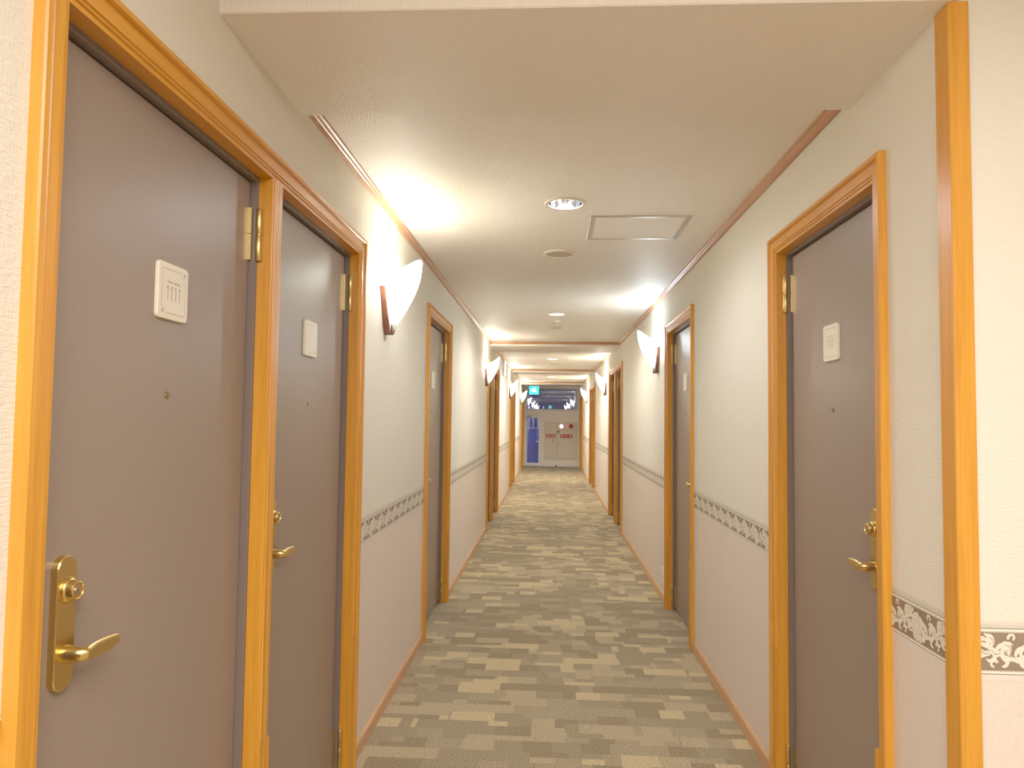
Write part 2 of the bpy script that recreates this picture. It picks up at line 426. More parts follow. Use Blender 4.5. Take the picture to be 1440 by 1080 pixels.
def lobe(p, ang, ln, curv, w, n=8, tip=.15):
    """a curled leaf blade: start p, heading ang, length ln, total turn curv"""
    pts = [p]; ws = []
    x, y = p; a = ang
    for i in range(n):
        x += math.cos(a)*ln/n; y += math.sin(a)*ln/n; a += curv/n*(1+1.2*i/n); pts.append((x, y))
    for i in range(n+1):
        t = i/n; ws.append(w*(.35+.65*math.sin(PI*min(1, .15+.75*t)))*(1-t**4*(1-tip)))
    return pts, ws
def motif():
    """cream acanthus scroll, one repeat 0.145 m wide; returns list of (kind, pts, widths)"""
    out = []; Wd = .145
    # wavy stem
    st = [(i/16*Wd, .013*math.sin(2*PI*i/16+.5)) for i in range(17)]
    out.append(('c', st, .0030))
    def blade(*a, **k): out.append(('c', *lobe(*a, **k)))
    # leaves springing from both sides of each rosette and along the stem
    for x, y, a, ln, cv, w in [
        (.022, .012, 1.1, .030, -1.9, .0042), (.030, .010, .9, .032, 1.7, .0040), (.040, .008, .7, .030, 1.9, .0038), (.050, .006, .9, .034, 2.1, .0040),
        (.062, .000, 1.2, .036, -2.6, .0040), (.074, -.004, 1.5, .034, -1.6, .0042), (.086, -.006, 1.1, .036, 2.2, .0042), (.100, -.008, 1.3, .036, -2.0, .0040), (.112, -.008, 1.8, .034, -2.3, .0038), (.124, -.004, 2.0, .030, -1.8, .0036),
        (.020, -.002, -.6, .030, 1.4, .0044), (.028, .004, -.9, .034, 1.8, .0042), (.038, .006, -1.3, .036, -1.7, .0040), (.050, .004, -1.0, .038, 2.4, .0042), (.060, .000, -1.5, .032, -2.0, .0040),
        (.072, -.006, -1.0, .028, 1.8, .0038), (.084, -.010, -1.4, .024, -1.6, .0036), (.096, -.010, -.8, .026, 1.8, .0036), (.110, -.010, -1.6, .026, 1.6, .0038), (.122, -.006, -2.2, .030, 2.2, .0040)]:
        blade((x, y), a, ln, cv, w)
    # spiral volutes
    for cx, cy, r, a0, sg in [(.056, -.022, .0085, .4, 1), (.094, .023, .0085, 3.4, -1), (.132, -.026, .007, 2.0, 1), (.018, .028, .006, .3, -1)]:
        pts = []; ws = []
        for i in range(19):
            t = i/18; rr = r*(1-.72*t); a = a0+sg*t*4.6
            pts.append((cx+rr*math.cos(a), cy+rr*math.sin(a))); ws.append(.0026*(1-.35*t))
        out.append(('c', pts, ws))
    # taupe rib lines on some leaves
    for x, y, a, ln, cv in [(.03, .011, .9, .024, 1.6), (.052, .007, .9, .026, 2.0), (.088, -.005, 1.1, .028, 2.1), (.03, .003, -.9, .026, 1.7), (.052, .003, -1.0, .03, 2.3)]:
        p, w = lobe((x, y), a, ln, cv, .0007); out.append(('l', p, w))
    return out
MOT = motif()
BEAD = .0048
def border_strip(segments, fn, name, label, beads=True):
    mb = MB(); zc = .8888
    for a, b in segments:
        mb.cur = 0
        mb.add([fn(a, .829, .0006), fn(b, .829, .0006), fn(b, .951, .0006), fn(a, .951, .0006)], [(0, 1, 2, 3)])
        n = int((b-a)/.145)+2
        k0 = math.floor(a/.145)
        for k in range(k0, k0+n+1):
            o = k*.145
            if o > b or o+.15 < a: continue
            lay = [0]
            def pt(u, v, off=0.0): return fn(min(max(o+u, a), b), zc+max(min(v*1.22, .0375), -.0375), .0010+lay[0]*2.5e-5+off)
            for kind, p, w in MOT:
                lay[0] += 1
                if o+p[0][0] > b or o+p[-1][0] < a: continue
                mb.cur = 1 if kind == 'c' else 2
                stroke(mb, p, w if kind == 'l' else ([q*1.08 for q in w] if isinstance(w, list) else w*1.2), pt, .0012 if kind == 'l' else 0)
            # rosette: scalloped blossom, petals outlined in taupe
            if a-.01 < o < b+.01:
                lay[0] += 2
                mb.cur = 1; n2 = 48; cy = -.003
                ring = [pt(.0215*(1+.10*abs(math.sin(4.5*t)))*math.cos(t), cy+.0255*(1+.10*abs(math.sin(4.5*t)))*math.sin(t), .0003) for t in [2*PI*i/n2 for i in range(n2)]]
                mb.add(ring, [tuple(range(n2))])
                mb.cur = 2
                for q in range(6):
                    t0 = 2*PI*q/6+.3
                    for r0, r1, sp in ((.014, .019, .55), (.007, .011, .6)):
                        pts = [((r0+(r1-r0)*math.sin(PI*i/8))*math.cos(t0+(i/8-.5)*2*sp), cy+1.15*(r0+(r1-r0)*math.sin(PI*i/8))*math.sin(t0+(i/8-.5)*2*sp)) for i in range(9)]
                        stroke(mb, pts, .0006, pt, .0009)
        if beads:
            mb.cur = 1; m = int((b-a)/BEAD)
            for z in (.8488, .9288):
                for i in range(m):
                    u = a+(i+.5)*BEAD; h = .0014
                    mb.add([fn(u-h, z-h*.8, .0009), fn(u+h, z-h*.8, .0009), fn(u+h, z+h*.8, .0009), fn(u-h, z+h*.8, .0009)], [(0, 1, 2, 3)])
    return trim(mb.build(name, [M['border'], M['motif'], M['motif_line']]), label, 'wallpaper border')
for sd, nm in (('L', 'left'), ('R', 'right')):
    x, s = SIDE[sd]
    sg = segs(sd, -1.0 if sd == 'L' else 1.606, YE-.02)
    border_strip(sg, lambda u, z, d: (x+s*d, u, z), tname(), 'brown and cream leaf scroll wallpaper border along the %s wall' % nm, True)
border_strip([(.897, 2.4)], lambda u, z, d: (u, YF-d, z), tname(), 'leaf scroll wallpaper border on the short wall right of the corner post')

# ------------------------------------------------------------------ wooden door surrounds
VF = .015                       # casing front above the wall plane
cprof = [(0, -.001), (0, .019), (.003, .022), (.013, .022), (.016, .018), (.018, .013), (.024, .013), (.026, VF), (.048, VF), (.050, .011), (.055, .011), (.057, .007), (CW, .007), (CW, -.029), (.05, -.029)]
mprof_half = [(MW/2-.008, VF), (MW/2-.007, .011), (MW/2-.002, .011), (MW/2-.001, .007), (MW/2, .007), (MW/2, -.029)]
def surround(idx, sd, a, ops, b, label):
    x, s = SIDE[sd]; yc = (a+b)/2
    root = empty(tname(), (x, yc, 0)); trim(root, label, 'door surround')
    def leg(y_out, dirn, w='jamb'):
        mb = MB()
        n = len(cprof)
        lo = [(s*v, y_out+dirn*u-yc, 0) for u, v in cprof]
        hi = [(s*v, y_out+dirn*u-yc, ZTOP-u) for u, v in cprof]   # mitred top
        mb.add(lo+hi, [(i, (i+1) % n, n+(i+1) % n, n+i) for i in range(n)]+[tuple(range(n)), tuple(range(2*n-1, n-1, -1))])
        return mb.build('jamb', M['wood'], root)
    j1 = leg(a, 1); j2 = leg(b, -1)
    mb = MB(); n = len(cprof)
    p0 = [(s*v, a+u-yc, ZTOP-u) for u, v in cprof]; p1 = [(s*v, b-u-yc, ZTOP-u) for u, v in cprof]
    mb.add(p0+p1, [(i, (i+1) % n, n+(i+1) % n, n+i) for i in range(n)]+[tuple(range(n)), tuple(range(2*n-1, n-1, -1))])
    mb.build('head', M['woody'], root)
    guards = [(a, 1, j1), (b, -1, j2)]
    if len(ops) == 2:
        c = (ops[0][1]+ops[1][0])/2-yc
        half = mprof_half
        pr = [(-u, v) for u, v in reversed(half)]+[(-.004, VF), (-.003, .012), (.003, .012), (.004, VF)]+half
        mb = MB(); mb.prism(pr, lambda p, k: (s*p[1], c+p[0], (0, ZTOP-CW+.001)[k]))
        mj = mb.build('mullion', M['wood'], root)
        for q in (-1, 1):
            mb = MB(); u0, u1 = .0225, MW/2+.0012
            mb.box(s*.004, s*(VF+.0025), c+q*u0, c+q*u1, 0, .515 if q < 0 else .50)
            mb.build('corner_guard', M['wood'], mj, bevel=.001)
    for y_out, dirn, par in guards:
        mb = MB(); mb.box(s*.004, s*(VF+.003), y_out+dirn*.049-yc, y_out+dirn*(CW+.0012)-yc, 0, .52)
        mb.build('corner_guard', M['wood'], par, bevel=.001)
    return root
slabels = ['orange wooden surround joining the two nearest doors on the left', 'orange wooden surround of the single middle door on the left wall', 'orange wooden surround of the door pair on the left past the second sconce',
           'orange wooden surround of the far left door pair past the third sconce', 'orange wooden surround of the last left door pair beside the end wall',
           'orange wooden surround of the nearest right door by the corner post', 'orange wooden surround of the second right door, before the right sconce', 'orange wooden surround of the door pair on the right wall, mid corridor',
           'orange wooden surround of the far right door pair', 'orange wooden surround of the last right door pair beside the end wall']
for i, (sd, a, ops, b) in enumerate(surrounds): surround(i, sd, a, ops, b, slabels[i])

# ------------------------------------------------------------------ guest room doors
VS = -.029                      # front of the steel frame
VL = -.048                      # face of the leaf
DIGITS = {'1': [[(-.22, .30), (0, .5), (0, -.5)]],
          '2': [[(-.25, .28), (-.2, .43), (-.05, .5), (.12, .48), (.24, .36), (.24, .2), (.1, 0), (-.26, -.5), (.28, -.5)]]}
def guest_door(n, sd, o0, o1, label, number=None, plate_marks=True):
    x, s = SIDE[sd]; yc = (o0+o1)/2; w = o1-o0
    root = empty('door_%d' % n, (x, yc, 0)); tag(root, label, 'door', kind='structure')
    y0, y1 = -w/2, w/2; zt = ZTOP-CW
    fw = .012                   # visible steel edge inside the wood
    # steel frame (three sides): front lip, rebate, stop behind the leaf
    fp = [(0, VS), (fw-.002, VS), (fw, VS-.002), (fw, VL-.030), (fw+.02, VL-.030), (fw+.02, -.11), (-.03, -.11), (-.03, VS)]
    mb = MB()
    for (oy, d) in ((y0, 1), (y1, -1)):
        k = len(fp)
        lo = [(s*v, oy+d*u, 0) for u, v in fp]; hi = [(s*v, oy+d*u, zt-u) for u, v in fp]
        mb.add(lo+hi, [(i, (i+1) % k, k+(i+1) % k, k+i) for i in range(k)])
    k = len(fp)
    mb.add([(s*v, y0+u, zt-u) for u, v in fp]+[(s*v, y1-u, zt-u) for u, v in fp], [(i, (i+1) % k, k+(i+1) % k, k+i) for i in range(k)])
    mb.build('frame', M['steel'], root)
    # leaf
    g = .0045
    mb2 = MB(); mb2.box(s*VL, s*(VL-.028), y0+fw+g, y1-fw-g, .006, zt-fw-g)
    leaf = mb2.build('door_leaf', M['door'], root, bevel=.0015)
    # hinges on the far side
    for hz in (1.776, .03, ):
        mb = MB(); hy = y1-.006; hx = s*(VS+.005)
        for z0, z1 in ((hz, hz+.0695), (hz+.0715, hz+.141)):
            mb.lathe([(.0, z0), (.0085, z0), (.0095, z0+.002), (.0095, z1-.002), (.0085, z1), (0, z1)], (hx, hy, 0), (0, 0, 1), 14)
            mb.box(s*(VL-.002), s*(VL+.0085), hy-.0165, hy-.012, z0, z1)
        mb.lathe([(0, hz+.069), (.007, hz+.069), (.007, hz+.072), (0, hz+.072)], (hx, hy, 0), (0, 0, 1), 12)
        mb.build('hinge', M['brass'], root, smooth=True)
    # number plate
    pc = y0+.43*1.0 if w < .83 else yc*0+.012
    pc = .013
    def pl(u, v, off=0.0):      # u to the viewer's right, v up
        return (s*(VL+.0078+off), pc+s*u, 1.62+v)
    mb = MB(); r = .010; hw = .0595; out = []
    for qx, qy, a0 in ((1, 1, 0), (-1, 1, PI/2), (-1, -1, PI), (1, -1, 1.5*PI)):
        for i in range(5):
            a = a0+PI/2*i/4; out.append((qx*(hw-r)+r*math.cos(a), qy*(hw-r)+r*math.sin(a)))
    mb.loft([[(s*VL, pc+s*u, 1.62+v) for u, v in out], [(s*(VL+.006), pc+s*u, 1.62+v) for u, v in out], [(s*(VL+.0075), pc+s*u*.975, 1.62+v*.975) for u, v in out]])
    plate = mb.build('number_plate', M['plate'], root)
    mb = MB(); q = .046
    for p, q2 in (((-q, -q+.012), (-q, q)), ((-q, q), (q-.014, q)), ((q, q-.014), (q, -q)), ((q, -q), (-q+.012, -q))):
        stroke(mb, [p, q2], .0009, pl)
    mb.build('border_line', M['ink_faint'], plate)
    if number:
        mb = MB(); nch = len(number); dx = .0155; hgt = .030
        for i, ch in enumerate(number):
            for st in DIGITS[ch]:
                stroke(mb, [((i-(nch-1)/2)*dx+p[0]*.017, -.003+p[1]*hgt) for p in st], .0010, pl)
        mb.build('number', M['ink'], plate)
        mb = MB(); vs, fs = text_polys('Room number', .0085)
        mb.add([pl(v.x, v.y+.020) for v in vs], fs); mb.build('caption', M['ink'], plate)
        mb = MB()
        for cx, cy, sg in ((q-.004, q-.004, 1), (-q+.004, -q+.004, -1)):
            for k in (0, 1):
                pts = [(cx+sg*(.0045-.003*k)*math.cos(t*.55+k*2.2), cy+sg*(.0045)*math.sin(t*.8+k)) for t in range(0, 6)]
                stroke(mb, pts, .0008, pl)
        mb.build('corner_flourish', M['ink'], plate)
    # peephole
    mb = MB(); mb.lathe([(0, 0), (.0075, 0), (.0075, .002), (.006, .0035), (.0042, .0035), (.0036, .001), (0, .001)], (s*VL, .012, 1.401), (s, 0, 0), 16)
    mb.build('peephole', M['brass_dark'], root, smooth=True)
    # lock plate with cylinder and lever on the near side
    ly = y0+.113
    mb = MB(); hw, hh, r = .0235, .111, .0225; out = []
    for qx, qy, a0 in ((1, 1, 0), (-1, 1, PI/2), (-1, -1, PI), (1, -1, 1.5*PI)):
        for i in range(8):
            a = a0+PI/2*i/7; out.append((qx*(hw-r)+r*math.cos(a), qy*(hh-r)+r*math.sin(a)))
    zc = 1.0125
    mb.loft([[(s*VL, ly+u, zc+v) for u, v in out], [(s*(VL+.011), ly+u, zc+v) for u, v in out], [(s*(VL+.013), ly+u*.95, zc+v*.985) for u, v in out]])
    lp = mb.build('lock_plate', M['brass'], root)
    mb = MB(); mb.lathe([(0, .012), (.021, .012), (.021, .016), (.0195, .019), (.0175, .020), (.0165, .027), (.0155, .030), (.0135, .031), (.0128, .029), (0, .029)], (s*VL, ly+.003, 1.066), (s, 0, 0), 24)
    mb.build('lock_cylinder', M['brass'], lp, smooth=True)
    mb = MB(); mb.lathe([(0, .028), (.0065, .028), (.0065, .0305), (0, .0305)], (s*VL, ly+.003, 1.066), (s, 0, 0), 16)
    mb.box(s*(VL+.030), s*(VL+.0312), ly+.002, ly+.004, 1.061, 1.071); mb.build('keyway', M['nickel'], lp, smooth=True)
    # lever: round neck straight out, then a flat blade along the door
    mb = MB(); zl = .962; n_ = 16
    path = [(.010, 0, .0150, .0150), (.018, 0, .0145, .0145), (.036, 0, .0118, .0125), (.0425, .0005, .0108, .0120), (.0470, .0045, .0085, .0120), (.0478, .010, .0055, .0124), (.0475, .030, .0036, .0138), (.0455, .060, .0030, .0134), (.0430, .090, .0026, .0110), (.0420, .101, .0024, .0090), (.0418, .104, .0014, .0070)]
    rings = []
    for i, (v, u, ra, rz) in enumerate(path):
        p0 = path[max(i-1, 0)]; p1 = path[min(i+1, len(path)-1)]
        d = Vector((p1[0]-p0[0], p1[1]-p0[1])).normalized(); nrm = (-d.y, d.x)     # in the (v,u) plane
        drop = -.004*(u/.104)
        rings.append([(s*(VL+v+nrm[0]*ra*math.cos(t)), ly+u+nrm[1]*ra*math.cos(t), zl+drop+rz*math.sin(t)) for t in [2*PI*j/n_ for j in range(n_)]])
    mb.loft(rings); mb.build('lever', M['brass'], lp, smooth=True)
    return root
doors = [
    ('L', 0, 0, 'nearest left door, taupe, with plate 1111 and brass lever', '1111'),
    ('L', 0, 1, 'taupe door sharing the surround just past door 1111', None),
    ('L', 1, 0, 'single taupe door in the middle of the left wall', None),
    ('L', 2, 0, 'first door of the left pair past the second left sconce', None),
    ('L', 2, 1, 'further door of the left pair past the second left sconce', None),
    ('L', 3, 0, 'first door of the far left pair past the third left sconce', None),
    ('L', 3, 1, 'further door of the far left pair past the third left sconce', None),
    ('L', 4, 0, 'first door of the last left pair near the end wall', None),
    ('L', 4, 1, 'last door on the left, next to the glazed exit door', None),
    ('R', 5, 0, 'nearest right door, taupe, with plate 1112 beside the corner post', '1112'),
    ('R', 6, 0, 'second right door, taupe, just before the bluish wall sconce', None),
    ('R', 7, 0, 'first door of the right pair in the middle of the corridor', None),
    ('R', 7, 1, 'further door of the right pair in the middle of the corridor', None),
    ('R', 8, 0, 'first door of the far right pair past the second right sconce', None),
    ('R', 8, 1, 'further door of the far right pair past the second right sconce', None),
    ('R', 9, 0, 'first door of the last right pair near the end wall', None),
    ('R', 9, 1, 'last door on the right, next to the fire cabinet wall', None),
]
for i, (sd, si, oi, lb, num) in enumerate(doors):
    guest_door(i+1, sd, *surrounds[si][2][oi], lb, num)

# ------------------------------------------------------------------ wall sconces
def sconce(sd, yc, label, mat):
    x, s = SIDE[sd]; z0 = 1.738
    root = empty('wall_sconce', (x, yc, z0)); tag(root, label, 'wall lamp', 'wedge shaped wall sconces along the corridor')
    H_ = .209; wt, wb, d = .125, .022, .036
    mb = MB()
    out = [(-wt, H_), (-wt+.03, H_), (0, .030), (wt-.03, H_), (wt, H_), (wb+.004, .012), (0, 0), (-wb-.004, .012)]
    mb.prism(out, lambda p, k: (s*(0, d)[k]+s*(.006 if (k and p[1] < .02) else 0), p[0], p[1]))
    mb.build('bracket', M['sconce_wood'], root, bevel=.0015)
    # opal glass: pointed half-cone opening upwards, rim swept up to the front
    nu, nt_ = 25, 18; rings = []; rin = []
    def P_(i, j, ins=0.0):
        th = PI*i/(nu-1)                       # 0 .. pi across the front
        f = math.sin(th)
        ztop = .262+.083*f**1.8
        t = j/(nt_-1); z = .018+(ztop-.018)*t
        tt = min(1, (z-.018)/.326)
        hw = .020+.118*min(1, (z-.0)/.212)**1.0
        hw = .020+.118*min(1.12, z/.212)-ins
        pr = .006+.128*math.sin(tt*PI/2)-ins
        return (s*(d-.006+pr*f**.8*1.0), -hw*math.cos(th), z)
    mb = MB()
    for j in range(nt_): rings.append([P_(i, j) for i in range(nu)])
    for j in range(nt_-1, -1, -1): rin.append([P_(i, j, .004) for i in range(nu)])
    mb.loft(rings+rin, closed=False, caps=False)
    mb.build('shade', mat, root, smooth=True)
    return root
sl = [('L', 3.22, 'large lit wall sconce on the left wall right after the nearest two doors', 'shade_w'), ('L', 8.33, 'lit sconce on the left wall just before the mid corridor door pair', 'shade_w'),
      ('L', 13.2, 'lit sconce on the left wall before the far door pair, third on the left', 'shade_w'), ('L', 18.15, 'furthest lit sconce on the left wall, under the green exit sign', 'shade_w'),
      ('R', 5.76, 'bluish white lit sconce on the right wall after the second right door', 'shade_c'), ('R', 11.05, 'lit sconce on the right wall after the mid corridor door pair', 'shade_w'),
      ('R', 16.43, 'furthest lit sconce on the right wall, near the end window', 'shade_w')]
SCP = 1.0
for sd, y, lb, mt in sl:
    sconce(sd, y, lb, M[mt]); x, s = SIDE[sd]
    la = bpy.data.lights.new('sconce_lamp', 'POINT'); la.energy = (3.6 if mt == 'shade_c' else 4.2)*SCP; la.shadow_soft_size = .025
    la.color = (.58, .76, 1.0) if mt == 'shade_c' else (1.0, .93, .80)
    lo = bpy.data.objects.new('sconce_lamp', la); COL.objects.link(lo); lo.location = (x+s*.085, y, 1.965)

# ------------------------------------------------------------------ ceiling fixtures
def downlight(cx, cy, r, label, lit):
    root = empty('ceiling_downlight', (cx, cy, ZC)); tag(root, label, 'downlight', 'recessed ceiling downlights')
    mb = MB(); ri = r*.80
    mb.lathe([(r*.855, .001), (r, .0005), (r, -.003), (r*.965, -.0055), (ri*1.02, -.004), (ri, .002), (ri*1.02, .004), (r*.855, .001)], (0, 0, 0), (0, 0, 1), 40, False)
    mb.build('ring', M['white_ring'], root, smooth=True)
    mb = MB(); mb.lathe([(ri, 0), (ri*.97, .03), (ri*.86, .07), (ri*.62, .105), (ri*.3, .115), (.0, .115)], (0, 0, 0), (0, 0, 1), 40, False)
    mb.build('reflector', M['reflector'], root, smooth=True)
    mb = MB(); mb.lathe([(0, .045), (.012, .048), (.021, .06), (.023, .075), (.018, .095), (.014, .112), (0, .114)], (0, 0, 0), (0, 0, 1), 20)
    mb.build('bulb', M['bulb'] if lit else M['bulb_unlit_glow'], root, smooth=True)
dl = ['bluish lit downlight nearest the camera, left of the ceiling hatch', 'second ceiling downlight from the camera, beyond the round ceiling speaker', 'ceiling downlight in the second bay past the middle beam', 'furthest ceiling downlight in the third bay']
for i, (cx, cy, r) in enumerate(downs): downlight(cx, cy, r, dl[i], i == 0)
for (cx, cy, r, lb) in [(.045, 4.109, .095, 'round cream ceiling speaker between the near downlight and the back ones'), (.053, 7.44, .084, 'round ceiling speaker in front of the second beam'),
                        (.03, 12.3, .09, 'round ceiling speaker in the second bay'), (.033, 17.1, .09, 'furthest round ceiling speaker in the third bay')]:
    root = empty('ceiling_speaker', (cx, cy, ZC)); tag(root, lb, 'ceiling speaker', 'round ceiling speakers')
    mb = MB(); mb.lathe([(r*.86, 0), (r, 0), (r, -.006), (r*.96, -.011), (r*.88, -.012), (r*.84, -.008), (r*.84, 0)], (0, 0, 0), (0, 0, 1), 40, False)
    mb.build('rim', M['white_ring'], root, smooth=True)
    mb = MB(); mb.lathe([(0, -.007), (r*.5, -.0075), (r*.85, -.007), (r*.85, -.001), (0, -.001)], (0, 0, 0), (0, 0, 1), 40)
    mb.build('grille', M['grille'], root, smooth=True)
for cx, cy, lb in [(.045, 6.95, 'small smoke detector on the ceiling between second downlight and speaker'), (.03, 11.85, 'small smoke detector on the second bay ceiling')]:
    root = empty('smoke_detector', (cx, cy, ZC)); tag(root, lb, 'smoke detector', 'ceiling smoke detectors')
    mb = MB(); mb.lathe([(0, 0), (.048, 0), (.048, -.010), (.042, -.016), (0, -.016)], (0, 0, 0), (0, 0, 1), 28); mb.build('base', M['white_ring'], root, smooth=True)
    mb = MB(); mb.lathe([(0, -.015), (.026, -.016), (.024, -.028), (.014, -.034), (0, -.035)], (0, 0, 0), (0, 0, 1), 24); mb.build('sensor_dome', M['alu'], root, smooth=True)
# access hatch
hx0, hx1, hy0, hy1 = .184, .663, 3.345, 3.780
root = empty('ceiling_hatch', ((hx0+hx1)/2, (hy0+hy1)/2, ZC)); tag(root, 'square ceiling access hatch with thin metal frame, right of the lit downlight', 'access hatch')
hw, hh, t = (hx1-hx0)/2, (hy1-hy0)/2, .024
mb = MB()
hp = [(0, 0), (0, -.004), (.003, -.006), (.009, -.006), (.010, -.003), (.013, -.003), (.014, -.005), (.023, -.005), (t, -.003), (t, 0)]
cs = [(-1, -1), (1, -1), (1, 1), (-1, 1)]
rings = [[(qx*(hw-u), qy*(hh-u), z) for u, z in hp] for qx, qy in cs]; k = len(hp)
for a in range(4):
    A, B = rings[a], rings[(a+1) % 4]; mb.add(A+B, [(i, (i+1) % k, k+(i+1) % k, k+i) for i in range(k)])
mb.build('frame', M['alu'], root)
mb = MB(); mb.box(-hw+t+.001, hw-t-.001, -hh+t+.001, hh-t-.001, -.003, -.0005); mb.build('panel', M['ceil'], root)

# ------------------------------------------------------------------ wall outlet, wall sign, exit signs
root = empty('wall_outlet', (XR, 5.46, .20)); tag(root, 'small white outlet plate low on the right wall beyond the second right door', 'outlet')
mb = MB(); mb.box(0, -.009, -.037, .037, -.062, .062); mb.build('cover_plate', M['frame_white'], root, bevel=.003)
mb = MB(); mb.box(-.008, -.0105, -.012, .012, -.028, .028); mb.build('socket', M['white_ring'], root, bevel=.001)

root = empty('evacuation_sign', (XL, 11.34, 2.165)); tag(root, 'small lit sign box flat on the left wall past the second beam', 'sign')
mb = MB(); mb.box(0, .040, -.125, .125, -.122, .122); mb.build('case', M['sign_case'], root, bevel=.004)
mb = MB(); mb.box(.0401, .045, -.115, .115, -.112, .112); mb.build('lit_face', M['sign_face'], root, bevel=.002)

def exit_sign(loc, w, h, facing, label, stem):
    root = empty('exit_sign', loc); tag(root, label, 'exit sign')
    f = facing
    mb = MB(); mb.box(-w/2, w/2, 0, -f*.05, -h/2, h/2); mb.build('case', M['sign_case'], root, bevel=.003)
    mb = MB(); mb.box(-w/2+.004, w/2-.004, f*.0005, f*.004, -h/2+.004, h/2-.004); face = mb.build('lit_face', M['teal_glow'], root)
    # pictogram: running figure leaning left with an arrow head, read as a white left-pointing mark
    mb = MB(); u = w/2
    def q(a, b, off=0): return (f*-a*u*-1*f*f if False else a*u, f*.0052, b*h/2)
    mb.add([q(-.62, -.02), q(-.02, .60), q(.02, .30), q(.30, .22), q(.44, .05), q(.36, -.12), q(.52, -.46), q(.36, -.52), q(.16, -.18), q(.02, -.30), q(-.02, -.58)], [tuple(range(11))])
    n = 16; mb.add([q(.20+.12*math.cos(2*PI*i/n), .48+.15*math.sin(2*PI*i/n)) for i in range(n)], [tuple(range(n))])
    mb.build('pictogram', M['sign_white'], face)
    if stem:
        mb = MB(); mb.lathe([(0, h/2-.002), (.008, h/2-.002), (.008, stem-.012), (.03, stem-.010), (.03, stem), (0, stem)], (0, -f*.025, 0), (0, 0, 1), 14); mb.build('stem', M['sign_case'], root, smooth=True)
exit_sign((-.445, 19.5, 2.151), .272, .227, -1, 'teal green lit exit sign hanging in front of the end window', ZC-2.151)
exit_sign((.0, YB+.06, 2.16), .25, .25, 1, 'green lit exit sign on the hall back wall behind the camera', None)

# ------------------------------------------------------------------ end wall: transom window, glazed door, fire cabinet
ZW0, ZW1 = 1.575, 2.315
DX0, DX1, DZ = -.752, -.232, 1.495
mb = MB()
mb.box(XL-.02, XR+.02, YE, YE+.10, DZ, ZW0); mb.box(DX1, XR+.02, YE, YE+.10, 0, DZ); mb.box(XL-.02, DX0, YE, YE+.1, 0, DZ); mb.box(XL-.02, XR+.02, YE, YE+.1, ZW1, 2.6)
mb.box(XL-.02, XL+.012, YE, YE+.1, ZW0, ZW1); mb.box(XR-.03, XR+.02, YE, YE+.1, ZW0, ZW1)
tag(mb.build('wall_end', M['panel_wall']), 'pale painted end wall around the transom window and exit door', 'wall', kind='structure')
def ring_frame(mb, x0, x1, z0, z1, t, y0, y1, b=None):
    b = t if b is None else b
    mb.box(x0, x1, y0, y1, z1-t, z1); mb.box(x0, x1, y0, y1, z0, z0+b); mb.box(x0, x0+t, y0, y1, z0+b, z1-t); mb.box(x1-t, x1, y0, y1, z0+b, z1-t)
wx0, wx1 = XL+.012, XR-.03
root = empty('window_1', (0, YE, 0)); tag(root, 'wide dark transom window at the end, mirroring the lit sconces', 'window', kind='structure')
mb = MB(); ring_frame(mb, wx0, wx1, ZW0, ZW1, .045, -.012, .09); mb.build('frame', M['frame_white'], root, bevel=.003)
mb = MB(); ring_frame(mb, wx0+.045, wx1-.045, ZW0+.045, ZW1-.045, .033, .004, .07); mb.build('sash', M['frame_white'], root, bevel=.002)
mb = MB(); ring_frame(mb, wx0+.0445, wx1-.0445, ZW0+.0445, ZW1-.0445, .006, -.001, .012); ring_frame(mb, wx0+.077, wx1-.077, ZW0+.077, ZW1-.077, .008, .012, .034); mb.build('gasket', M['dark'], root)
mb = MB(); mb.box(wx0+.078, wx1-.078, .035, .041, ZW0+.078, ZW1-.078); mb.build('pane', M['glass'], root)
# glazed exit door
root = empty('door_%d' % (len(doors)+1), ((DX0+DX1)/2, YE, 0)); tag(root, 'narrow white framed glazed exit door at the end of the corridor, blue beyond', 'door', kind='structure')
w2 = (DX1-DX0)/2
mb = MB()
mb.box(-w2, -w2+.035, -.012, .09, 0, DZ); mb.box(w2-.035, w2, -.012, .09, 0, DZ); mb.box(-w2, w2, -.012, .09, DZ-.035, DZ); mb.build('frame', M['frame_white'], root, bevel=.003)
mb = MB(); ring_frame(mb, -w2+.037, w2-.037, .01, DZ-.037, .058, .0, .045, .085); leaf = mb.build('door_leaf', M['frame_white'], root, bevel=.003)
mb = MB(); mb.box(-w2+.093, w2-.093, .018, .024, .093, DZ-.093); mb.build('pane', M['doorglass'], root)
mb = MB(); mb.box(-w2+.06, -w2+.20, -.045, -.001, DZ-.085, DZ-.04); mb.box(-w2+.10, w2-.12, -.052, -.040, DZ-.046, DZ-.036); mb.build('door_closer', M['rail_grey'], root, bevel=.003)
mb = MB(); mb.lathe([(0, 0), (.016, 0), (.016, -.008), (.009, -.010), (.009, -.045), (0, -.045)], (w2-.066, 0, .72), (0, 1, 0), 14); mb.box(w2-.066-.105, w2-.056, -.052, -.040, .705, .735); mb.build('lever', M['sign_case'], root, bevel=.0015)
mb = MB(); mb.lathe([(0, 0), (.016, 0), (.014, -.007), (0, -.008)], (w2-.066, 0, .835), (0, 1, 0), 16); mb.build('keyhole', M['dark'], root, smooth=True)
